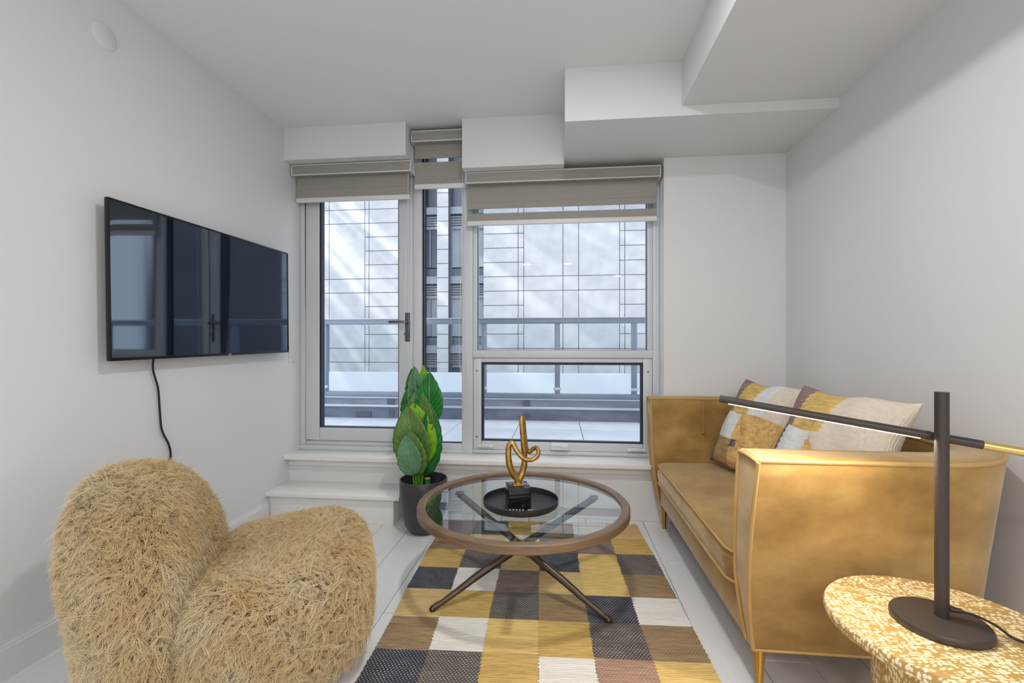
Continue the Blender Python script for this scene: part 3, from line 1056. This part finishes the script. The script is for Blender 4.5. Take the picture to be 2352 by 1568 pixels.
def leaf(tip, base, half, mat, face, fold=.25, bend=.05, root=None):
    """tip/base in world (x,y,z); face = unit-ish vector the upper side looks to"""
    off = Vector((-.838, 2.75, 0))
    tip, base = Vector(tip) - off, Vector(base) - off
    ax = tip - base
    L = ax.length
    ax.normalize()
    nf = Vector(face)
    nf = (nf - ax * nf.dot(ax)).normalized()
    sd = ax.cross(nf)
    nu, nv = 12, 22
    bm = bmesh.new()
    uvl = bm.loops.layers.uv.new('UVMap')
    grid = []
    for j in range(nv + 1):
        t_ = j / nv
        if t_ < .36:
            hw = half * max(0.0, 1 - (1 - t_ / .36) ** 2) ** .5
        else:
            hw = half * max(0.0, math.cos((t_ - .36) / .64 * PI / 2)) ** .82
        hw += .0022 * math.sin(j * 1.9) * (1 if 0 < t_ < 1 else 0)
        hw = max(hw, .0008)
        rowv = []
        for i in range(nu + 1):
            u = i / nu * 2 - 1
            lobes = -.13 * L * (abs(u) ** 1.3) * (1 - t_) ** 3
            z_ = abs(u) * hw * fold + .0035 * math.sin(t_ * 48 - abs(u) * 8) * abs(u)
            p = base + ax * (L * t_ + lobes) + sd * (u * hw * math.cos(fold * .6)) + nf * (z_ - bend * (t_ - .5) ** 2 * 4 * L + bend * L)
            rowv.append(bm.verts.new(p))
        grid.append(rowv)
    for j in range(nv):
        for i in range(nu):
            f = bm.faces.new((grid[j][i], grid[j][i + 1], grid[j + 1][i + 1], grid[j + 1][i]))
            f.smooth = True
            for lp, (a, b_) in zip(f.loops, ((i, j), (i + 1, j), (i + 1, j + 1), (i, j + 1))):
                lp[uvl].uv = (a / nu, b_ / nv)
    me = bpy.data.meshes.new('leaf')
    bm.to_mesh(me)
    bm.free()
    me.materials.append(M[mat])
    o = bpy.data.objects.new('leaf', me)
    COL.objects.link(o)
    o.parent = plant
    so_ = o.modifiers.new('thick', 'SOLIDIFY')
    so_.thickness = .0012
    rt = Vector(root) if root else Vector((base.x * .4 - .03, base.y * .4, .24))
    mid_ = base + ax * (L * .10)
    pth = spline([rt, rt.lerp(mid_, .5) + Vector((0, .004, .02)), mid_], 6)
    MB().tube(pth, [.006 - .003 * i / len(pth) for i in range(len(pth))], 8).build('stalk', 'stalk', o)


fwd = (.15, -1, .25)
leaf((-.918, 2.640, .615), (-.886, 2.675, .390), .072, 'leaf_blue', fwd, .18, .06)
leaf((-.900, 2.665, .640), (-.868, 2.695, .385), .080, 'leaf_olive', fwd, .15, .05)
leaf((-.925, 2.700, .780), (-.880, 2.725, .430), .115, 'leaf_olive', (.05, -1, .2), .16, .05)
leaf((-.895, 2.722, .800), (-.862, 2.745, .450), .120, 'leaf_bright', (.25, -1, .1), .12, .03)
leaf((-.868, 2.745, .882), (-.858, 2.765, .600), .095, 'leaf_olive', (.0, -1, .3), .2, .06)
leaf((-.803, 2.760, .985), (-.815, 2.790, .690), .088, 'leaf_deep', (.25, -1, .1), .35, .04)
leaf((-.905, 2.770, 1.02), (-.900, 2.800, .740), .062, 'leaf_blue', (.55, -1, .1), .55, .03)
leaf((-.940, 2.745, .885), (-.930, 2.790, .640), .055, 'leaf_deep', (-.5, -1, .1), .4, .03)
leaf((-.858, 2.81, 1.025), (-.85, 2.83, .82), .04, 'leaf_bright', (.3, -1, .1), .4, .03)
leaf((-.800, 2.755, .80), (-.828, 2.77, .385), .082, 'leaf_deep', (.8, -1, .15), .3, .05)
leaf((-.925, 2.79, 1.005), (-.91, 2.82, .78), .05, 'leaf_deep', (-.2, -1, .1), .5, .03)

# ------------------------------------------------------------------ sofa
sofa = thing('velvet_sofa', 'mustard velvet sofa with piped arms and brass legs against the right wall', 'sofa', (1.0, 2.25, 0))
SO = Vector((1.0, 2.25, 0))


def uloop(yn, yf, xb, xf, rc, nstr=10, narc=10):
    """U from the near arm front round the back to the far arm front"""
    pts = []
    for i in range(nstr + 1):
        pts.append((xf + (xb - rc - xf) * i / nstr, yn))
    for i in range(1, narc + 1):
        a = -PI / 2 + PI / 2 * i / narc
        pts.append((xb - rc + rc * math.cos(a), yn + rc + rc * math.sin(a)))
    for i in range(1, nstr + 1):
        pts.append((xb, yn + rc + (yf - yn - 2 * rc) * i / nstr))
    for i in range(1, narc + 1):
        a = PI / 2 * i / narc
        pts.append((xb - rc + rc * math.cos(a), yf - rc + rc * math.sin(a)))
    for i in range(1, nstr + 1):
        pts.append((xb - rc + (xf - xb + rc) * i / nstr, yf))
    return [np.array(p) for p in pts]


ZB, ZT = .172, .822


def shell_curve(side, z):
    f = min(1, max(0, (z - ZB) / (ZT - ZB)))
    xf = .570 + .05 * (1 - f) ** 3
    if side == 'o':
        s_ = f
        yn = 1.53 - .16 * s_
        yf = 2.965 + .075 * s_
        xb = 1.345 + .055 * f ** .6
        rc = .15 + .19 * f ** .7
        return uloop(yn, yf, xb, xf, rc)
    yn = 1.625 - .115 * f ** .8
    yf = 2.875 + .035 * f
    xb = 1.17 + .085 * f
    return uloop(yn, yf, xb, xf, .09 + .08 * f)


zo = [ZB, .25, .34, .43, .52, .61, .70, .77, ZT - .012]
loops = [[(p[0], p[1], z) for p in shell_curve('o', z)] for z in zo]
to = [(p[0], p[1], ZT) for p in shell_curve('o', ZT)]
ti = [(p[0], p[1], ZT) for p in shell_curve('i', ZT)]


def lerp_l(a, b_, t_, dz=0):
    return [tuple(np.array(p) * (1 - t_) + np.array(q) * t_ + np.array((0, 0, dz))) for p, q in zip(a, b_)]


loops.append(lerp_l(to, ti, .07))
loops.append(lerp_l(to, ti, .30, .006))
loops.append(lerp_l(to, ti, .70, .006))
loops.append(lerp_l(to, ti, .93))
for z in (ZT - .012, .75, .66, .57, .48, .40):
    loops.append([(p[0], p[1], z) for p in shell_curve('i', z)])
_li = [(p[0], p[1], ZB) for p in shell_curve('i', .40)]
_xb = shell_curve('o', ZB)[0][0]
_li[0] = (_xb, _li[0][1], ZB)
_li[-1] = (_xb, _li[-1][1], ZB)
loops.append(_li)
nl, npnt = len(loops), len(loops[0])
sv = []
for lp in loops:
    for p in lp:
        sv.append(Vector(p) - SO)
sf = []
for a in range(nl):
    b_ = (a + 1) % nl
    for i in range(npnt - 1):
        sf.append((a * npnt + i, a * npnt + i + 1, b_ * npnt + i + 1, b_ * npnt + i))
shm = MB().add(sv, sf, True)
shm.add(sv, [tuple(a * npnt for a in range(nl))[::-1], tuple(a * npnt + npnt - 1 for a in range(nl))], False)
shell = shm.build('shell', 'velvet', sofa, angle=55)


def pip(pts, r=.0065, name='piping', closed=False, parent=sofa, sub=True):
    pts = [Vector(p) - SO for p in pts]
    return MB().tube(pts, r, 8, closed).build(name, 'velvet_piping', parent)


eo = lerp_l(to, ti, .03)
ei = lerp_l(to, ti, .97)
pip([(p[0], p[1], p[2] - .004) for p in eo])
pip([(p[0], p[1], p[2] - .003) for p in ei])
for idx in (0, -1):
    pip([(shell_curve('o', z)[idx][0] - .002, shell_curve('o', z)[idx][1], z) for z in np.linspace(ZB + .004, ZT - .008, 18)])
    pip([(shell_curve('i', max(z, .4))[idx][0] - .002 + ((.05 * (1 - (z - ZB) / (ZT - ZB)) ** 3 - .05 * (1 - (.4 - ZB) / (ZT - ZB)) ** 3) if z < .4 else 0), shell_curve('i', max(z, .4))[idx][1] - (.006 if idx else -.006), z) for z in np.linspace(ZB + .004, ZT - .008, 18)])
    a, c_ = shell_curve('o', ZT)[idx], shell_curve('i', ZT)[idx]
    pip([(a[0] - .003, a[1] * (1 - t_) + c_[1] * t_, ZT - .006 + .004 * math.sin(t_ * PI)) for t_ in np.linspace(0, 1, 8)])
pip([(p[0], p[1], ZB + .004) for p in shell_curve('o', ZB)], .005)

# front rail and seat
MB().box(.618 - 1.0, 1.22 - 1.0, 1.60 - 2.25, 2.90 - 2.25, ZB, .312, .012, seg=3).build('front_rail', 'velvet', sofa)


def cushion(x0, x1, y0, y1, z0_, z1_, rc, crown=.018):
    def outline(grow):
        pts = []
        for cx_, cy_, a0 in ((x1 - .05, y1 - .05, 0), (x0 + rc, y1 - rc, PI / 2), (x0 + rc, y0 + rc, PI), (x1 - .05, y0 + .05, 1.5 * PI)):
            r_ = rc if cx_ < (x0 + x1) / 2 else .05
            for i in range(9):
                a = a0 + PI / 2 * i / 8
                pts.append((cx_ + (r_ + grow) * math.cos(a), cy_ + (r_ + grow) * math.sin(a)))
        return pts
    lv = [(-.03, z0_ + 0), (-.006, z0_ + .004), (0, z0_ + .012), (.008, (z0_ + z1_) / 2), (0, z1_ - .012), (-.006, z1_ - .003), (-.03, z1_ + .002)]
    vs_, fs = [], []
    n = 36
    for g_, z_ in lv:
        vs_ += [Vector((a, b2, z_)) - SO for a, b2 in outline(g_)]
    for a in range(len(lv) - 1):
        for i in range(n):
            fs.append((a * n + i, a * n + (i + 1) % n, (a + 1) * n + (i + 1) % n, (a + 1) * n + i))
    # crowned top rings
    cx_, cy_ = (x0 + x1) / 2, (y0 + y1) / 2
    last = outline(-.03)
    ringb = (len(lv) - 1) * n
    for q in range(1, 7):
        f = 1 - q / 7
        z_ = z1_ + .002 + crown * (1 - f * f)
        start = len(vs_)
        vs_ += [Vector((cx_ + (a - cx_) * f, cy_ + (b2 - cy_) * f, z_)) - SO for a, b2 in last]
        for i in range(n):
            fs.append((ringb + i, ringb + (i + 1) % n, start + (i + 1) % n, start + i))
        ringb = start
    fs.append(tuple(range(ringb, ringb + n)))
    fs.append(tuple(range(n))[::-1])
    o = MB().add(vs_, fs, True).build('seat_cushion', 'velvet', sofa, angle=60)
    for z_ in (z0_ + .010, z1_ - .008):
        MB().tube([Vector((a, b2, z_)) - SO for a, b2 in outline(.002)], .0055, 8, True).build('piping', 'velvet_piping', o)
    return o


cushion(.592, 1.23, 1.638, 2.868, .314, .436, .075)
for lx, ly in ((.665, 1.60), (.655, 2.945), (1.25, 1.62), (1.25, 2.9)):
    MB().lathe([(.0001, 0), (.013, 0), (.014, .004), (.012, .01), (.0105, .014), (.021, ZB), (.0001, ZB)], lx - 1.0, ly - 2.25, 20).build('leg', 'brass', sofa, angle=50)
# tufting buttons on the inner faces
for bx_, by_, bz_ in ((.877, 2.89, .616), (.877, 1.565, .616)):
    sgn = -1 if by_ > 2 else 1
    mb = MB().lathe([(.0001, .007), (.006, .006), (.010, .002), (.0105, -.002)], 0, 0, 16)
    mb.v = [(a + bx_ - 1.0, sgn * z + by_ - 2.25, b_ + bz_) for a, b_, z in mb.v]
    mb.build('tuft_button', 'velvet', sofa)
    pip([(bx_, by_ + sgn * (-.006) + (.0 if sgn < 0 else 0), z) for z in np.linspace(.46, .80, 10)], .0018, 'seam')
for by_ in (1.85, 2.25, 2.62):
    mb = MB().lathe([(.0001, .007), (.006, .006), (.010, .002), (.0105, -.002)], 0, 0, 16)
    mb.v = [(1.223 - 1.0 - z, a + by_ - 2.25, b_ + .616) for a, b_, z in mb.v]
    mb.build('tuft_button', 'velvet', sofa)


# ------------------------------------------------------------------ pillows
def pillow(label, origin, size, lean, rz, pick, roll=0):
    """stands on the seat, leans back; local x = left to right, local z = up; front faces -y"""
    n = 84
    mats = ['p_cream', 'p_mauve', 'p_gold', 'p_white', 'p_orange', 'p_brown', 'p_dark', 'p_blue']
    bm = bmesh.new()
    fg_, bk = [], []
    for j in range(n + 1):
        v = j / n * 2 - 1
        r1, r2 = [], []
        for i in range(n + 1):
            u = i / n * 2 - 1
            th = .082 * ((1 - abs(u) ** 2.6) * (1 - abs(v) ** 2.6)) ** .5 + .003
            x_ = u * (size / 2) * (1 - .07 * (1 - v * v)) + .006 * math.sin(v * 7 + u)
            z_ = v * (size / 2) * (1 - .07 * (1 - u * u)) + .006 * math.sin(u * 5)
            w_ = .004 * math.sin(u * 9 + v * 5) * (1 - u * u)
            r1.append(bm.verts.new((x_, -th - w_, z_)))
            edge = i in (0, n) or j in (0, n)
            r2.append(r1[-1] if edge else bm.verts.new((x_, th, z_)))
        fg_.append(r1)
        bk.append(r2)
    for j in range(n):
        for i in range(n):
            f = bm.faces.new((fg_[j][i], fg_[j][i + 1], fg_[j + 1][i + 1], fg_[j + 1][i]))
            jag = .007 * (1 if (j // 2) % 2 else -1)
            f.material_index = mats.index(pick((i + .5) / n + jag, (j + .5) / n))
            f.smooth = True
            f = bm.faces.new((bk[j][i + 1], bk[j][i], bk[j + 1][i], bk[j + 1][i + 1]))
            f.material_index = 0
            f.smooth = True
    me = bpy.data.meshes.new('throw_pillow')
    bm.to_mesh(me)
    bm.free()
    for m_ in mats:
        me.materials.append(M[m_])
    o = bpy.data.objects.new('throw_pillow', me)
    COL.objects.link(o)
    o.location = origin
    o.rotation_euler = (Matrix.Rotation(rz, 3, 'Z') @ Matrix.Rotation(lean, 3, 'X') @ Matrix.Rotation(roll, 3, 'Y')).to_euler()
    tag(o, label, 'pillow', 'patchwork throw pillows on the sofa')
    return o


def pick1(u, v):
    if v > .60:
        return 'p_mauve' if u < .20 else 'p_gold' if u < .52 else 'p_white' if u < .74 else 'p_cream'
    if v > .30:
        return 'p_dark' if u < .05 else 'p_white' if u < .42 else 'p_orange'
    return 'p_blue' if u < .10 else 'p_brown' if u < .42 else 'p_dark' if (u < .52 and v > .22) else 'p_orange'


def pick2(u, v):
    if v > .64:
        return 'p_mauve' if u < .20 else 'p_gold' if u < .53 else 'p_cream'
    if u < .12:
        return 'p_dark'
    if u < .42 + .05 * (v - .4):
        return 'p_white'
    if u < .42 + 1.1 * (.62 - v):
        return 'p_orange'
    return 'p_cream'


pillow('patchwork throw pillow by the far sofa arm, partly covered by its twin', (1.05, 2.575, .702), .53, math.radians(-25), math.radians(-80), pick1)
pillow('front patchwork throw pillow with a wide cream knit corner', (1.04, 1.90, .712), .55, math.radians(-25), math.radians(-80), pick2)

# ------------------------------------------------------------------ side table and lamp
sdt = thing('side_table', 'round hammered gold pedestal side table by the sofa arm', 'side table', (.892, 1.153, 0))
MB().lathe([(.0001, .474), (.228, .474), (.234, .478), (.236, .486), (.236, .494), (.233, .5), (.0001, .5)], seg=72).build('table_top', 'hammered_gold', sdt, angle=50)
MB().lathe([(.0001, 0), (.138, 0), (.140, .004), (.138, .03), (.138, .474), (.0001, .474)], seg=56).build('pedestal', 'hammered_gold', sdt, angle=50)
PX, PY = .889, 1.162
lamp = thing('table_lamp', 'slim dark table lamp with tilted lit bar arm', 'table lamp', (PX, PY, .5))
MB().lathe([(.0001, 0), (.090, 0), (.092, .003), (.092, .013), (.089, .017), (.0001, .018)], -.009, -.005, 56).build('base', 'dark_metal', lamp, angle=50)
MB().tube([(0, 0, .016), (0, 0, .541)], .0135, 28).build('pole', 'dark_metal', lamp)
A0 = Vector((.463 - PX, 1.378 - PY, .995 - .5))
piv = Vector((.012, .022, .431))
dA = (A0 - piv).normalized()
arm = MB().tube([A0, piv - dA * .075], .0102, 20).build('lamp_arm', 'dark_metal', lamp)
MB().tube([piv - dA * .075, piv - dA * .36], .0098, 20).build('counterweight', 'brass_matte', lamp)
MB().tube([piv * 1.0, Vector((0, 0, .431))], .007, 14).build('pivot', 'dark_metal', lamp)
MB().tube([piv + dA * .018, piv + dA * .024], .0112, 20).build('collar', 'dark_metal', lamp)
sdv = dA.cross(Vector((0, 0, 1))).normalized()
dn = dA.cross(sdv).normalized()
if dn.z > 0:
    dn = -dn
tw = (dn - sdv * (.35 if sdv.y > 0 else -.35)).normalized()
tw = (tw - dA * tw.dot(dA)).normalized()
ps = dA.cross(tw)
pa, pb = A0 - dA * .025, piv + dA * .035
sv = []
for p in (pa, pb):
    for s1, s2 in ((-1, .0070), (1, .0070), (1, .0108), (-1, .0108)):
        sv.append(p + ps * .0015 * s1 + tw * s2)
MB().add(sv, [(0, 1, 2, 3), (4, 7, 6, 5), (0, 4, 5, 1), (1, 5, 6, 2), (2, 6, 7, 3), (3, 7, 4, 0)]).build('light_strip', 'lamp_led', arm)
ld = bpy.data.lights.new('lamp_light', 'AREA')
ld.shape = 'RECTANGLE'
ld.size = (pa - pb).length
ld.size_y = .007
ld.energy = LED_W
ld.color = (1.0, .89, .72)
lo = bpy.data.objects.new('lamp_light', ld)
COL.objects.link(lo)
lo.parent = lamp
zc = -tw
xa_ = dA
ya_ = zc.cross(xa_)
rot = Matrix((xa_, ya_, zc)).transposed()
lo.matrix_local = Matrix.Translation((pa + pb) / 2 + tw * .0125) @ rot.to_4x4()
MB().tube([(.013, -.004, .038), (.032, -.010, .037)], .0055, 12).build('cable_socket', 'dark_metal', lamp)
MB().tube(spline([(.03, -.010, .037), (.055, -.02, .034), (.085, -.035, .022), (.11, -.05, .0035), (.15, -.075, .0033), (.19, -.10, .0033), (.235, -.12, .002), (.262, -.135, -.02), (.268, -.14, -.2), (.27, -.145, -.44), (.285, -.15, -.495), (.36, -.16, -.496)], 6), .0028, 8).build('power_cable', 'black_rubber', lamp)

# ------------------------------------------------------------------ fur armchair
chair = thing('fur_armchair', 'tan shaggy fur lounge chair with rounded back', 'armchair', (-1.25, 1.53, 0), math.radians(25))


def sgp(v, e):
    return math.copysign(abs(v) ** e, v)


def lobe(cx_, cz_, ax_, ay_, az_, e1, e2, deform, nu=56, nv=36):
    vs_, fs = [], []
    for j in range(nv + 1):
        ph = -PI / 2 + PI * j / nv
        for i in range(nu):
            th = 2 * PI * i / nu
            x_ = sgp(math.cos(ph), e1) * sgp(math.cos(th), e2)
            y_ = sgp(math.cos(ph), e1) * sgp(math.sin(th), e2)
            z_ = sgp(math.sin(ph), e1)
            vs_.append(deform(cx_ + ax_ * x_, ay_ * y_, cz_ + az_ * z_, x_, y_, z_))
    for j in range(nv):
        for i in range(nu):
            fs.append((j * nu + i, j * nu + (i + 1) % nu, (j + 1) * nu + (i + 1) % nu, (j + 1) * nu + i))
    return MB().add(vs_, fs, True)


def def_back(x, y, z, u, v, w_):
    x -= .16 * max(0, z - .25)                  # leans back
    x += .05 * v * v              # wraps forward at the sides
    z -= (.13 * abs(v) ** 2.0 + .06 * max(0, -v)) * max(0, w_)   # rounded shoulders
    y *= 1 - .10 * max(0, w_)
    return (x, y, max(z, .015))


def def_seat(x, y, z, u, v, w_):
    if w_ > 0:
        z -= .05 * math.exp(-((x - .10) / .2) ** 2 - (y / .22) ** 2)
        z += .02 * (abs(y) / .38) ** 2
        z += .03 * max(0, u)
    return (x, y, max(z, .015))


back = lobe(-.17, .365, .158, .332, .355, .62, .72, def_back).build('backrest', 'fur_base', chair, angle=180)
seat = lobe(.235, .215, .298, .372, .20, .60, .66, def_seat).build('seat', 'fur_base', chair, angle=180)


def add_fur(o, count, length, seedv, other=None):
    rs = np.random.RandomState(seedv)
    me = o.data
    me.calc_loop_triangles()
    nvt = len(me.vertices)
    co = np.empty(nvt * 3)
    me.vertices.foreach_get('co', co)
    co = co.reshape(-1, 3)
    no = np.empty(nvt * 3)
    me.vertices.foreach_get('normal', no)
    no = no.reshape(-1, 3)
    tri = np.empty(len(me.loop_triangles) * 3, dtype=np.int32)
    me.loop_triangles.foreach_get('vertices', tri)
    tri = tri.reshape(-1, 3)
    a, b_, c_ = co[tri[:, 0]], co[tri[:, 1]], co[tri[:, 2]]
    ar = np.linalg.norm(np.cross(b_ - a, c_ - a), axis=1)

    def sample(nm):
        t_ = rs.choice(len(tri), nm, p=ar / ar.sum())
        r1 = np.sqrt(rs.rand(nm, 1))
        r2 = rs.rand(nm, 1)
        wts = (1 - r1, r1 * (1 - r2), r1 * r2)
        P = sum(wt * co[tri[t_, k]] for k, wt in enumerate(wts))
        Nn = sum(wt * no[tri[t_, k]] for k, wt in enumerate(wts))
        return P, Nn / np.linalg.norm(Nn, axis=1, keepdims=True)
    # lock centres give neighbouring strands a common curl
    nc = max(200, count // 6)
    CP, CN = sample(nc)

    def flow(P):
        k = 9.0
        return np.stack([np.sin(P[:, 1] * k + 2 * np.sin(P[:, 2] * k * .7 + seedv)), np.sin(P[:, 2] * k * 1.1 + 1.3 + 2 * np.sin(P[:, 0] * k * .8)),
                         np.cos(P[:, 0] * k * .9 + P[:, 1] * k)], 1)
    cdir = flow(CP) * .55 + rs.normal(0, .75, (nc, 3)) + np.array([0, 0, -.75])
    cdir -= CN * (cdir * CN).sum(1, keepdims=True)
    curl = rs.normal(0, 1, (nc, 3))
    curl -= CN * (curl * CN).sum(1, keepdims=True)
    clen = length * rs.uniform(.75, 1.25, (nc, 1))
    P, Nn = sample(count)
    keep = P[:, 2] > .02
    P, Nn = P[keep], Nn[keep]
    # nearest lock through a coarse hash grid
    cell = .012
    grid = {}
    for i, key in enumerate(map(tuple, np.floor(CP / cell).astype(int))):
        grid.setdefault(key, []).append(i)
    keys = np.floor(P / cell).astype(int)
    own = np.empty(len(P), dtype=int)
    cache = {}
    for i, key in enumerate(map(tuple, keys)):
        cand = cache.get(key)
        if cand is None:
            cand = []
            for dx in (-1, 0, 1):
                for dy in (-1, 0, 1):
                    for dz in (-1, 0, 1):
                        cand += grid.get((key[0] + dx, key[1] + dy, key[2] + dz), [])
            cand = np.array(cand if cand else [0])
            cache[key] = cand
        dd = CP[cand] - P[i]
        own[i] = cand[np.argmin((dd * dd).sum(1))]
    nP = 6
    n_ = len(P)
    ln = clen[own] * rs.uniform(.8, 1.15, (n_, 1))
    jit = rs.normal(0, .16, (n_, 3))
    out = np.empty((n_, nP, 3))
    for k in range(nP):
        t_ = k / (nP - 1)
        body_ = Nn * (t_ - .28 * t_ * t_) * .85 + (cdir[own] + jit) * (t_ ** 1.5) * .50 + curl[own] * math.sin(t_ * 5.0) * .20 + jit * t_ * .5
        pt = P + body_ * ln
        pull = .5 * t_ ** 1.3
        ctr = CP[own] + (CN[own] * (t_ - .28 * t_ * t_) * .85 + cdir[own] * (t_ ** 1.5) * .50 + curl[own] * math.sin(t_ * 5.0) * .20) * ln
        out[:, k] = pt * (1 - pull) + ctr * pull
    out[:, :, 2] = np.maximum(out[:, :, 2], .004)
    cu = bpy.data.hair_curves.new('fur')
    cu.add_curves([nP] * n_)
    cu.attributes['position'].data.foreach_set('vector', out.astype(np.float32).ravel())
    ra = cu.attributes.get('radius') or cu.attributes.new('radius', 'FLOAT', 'POINT')
    prof = np.array([1.0, 1.0, .95, .8, .6, .3]) * .00055
    ra.data.foreach_set('value', np.tile(prof, n_).astype(np.float32))
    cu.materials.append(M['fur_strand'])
    f = bpy.data.objects.new('fur', cu)
    COL.objects.link(f)
    f.parent = o
    f['kind'] = 'stuff'
    return f


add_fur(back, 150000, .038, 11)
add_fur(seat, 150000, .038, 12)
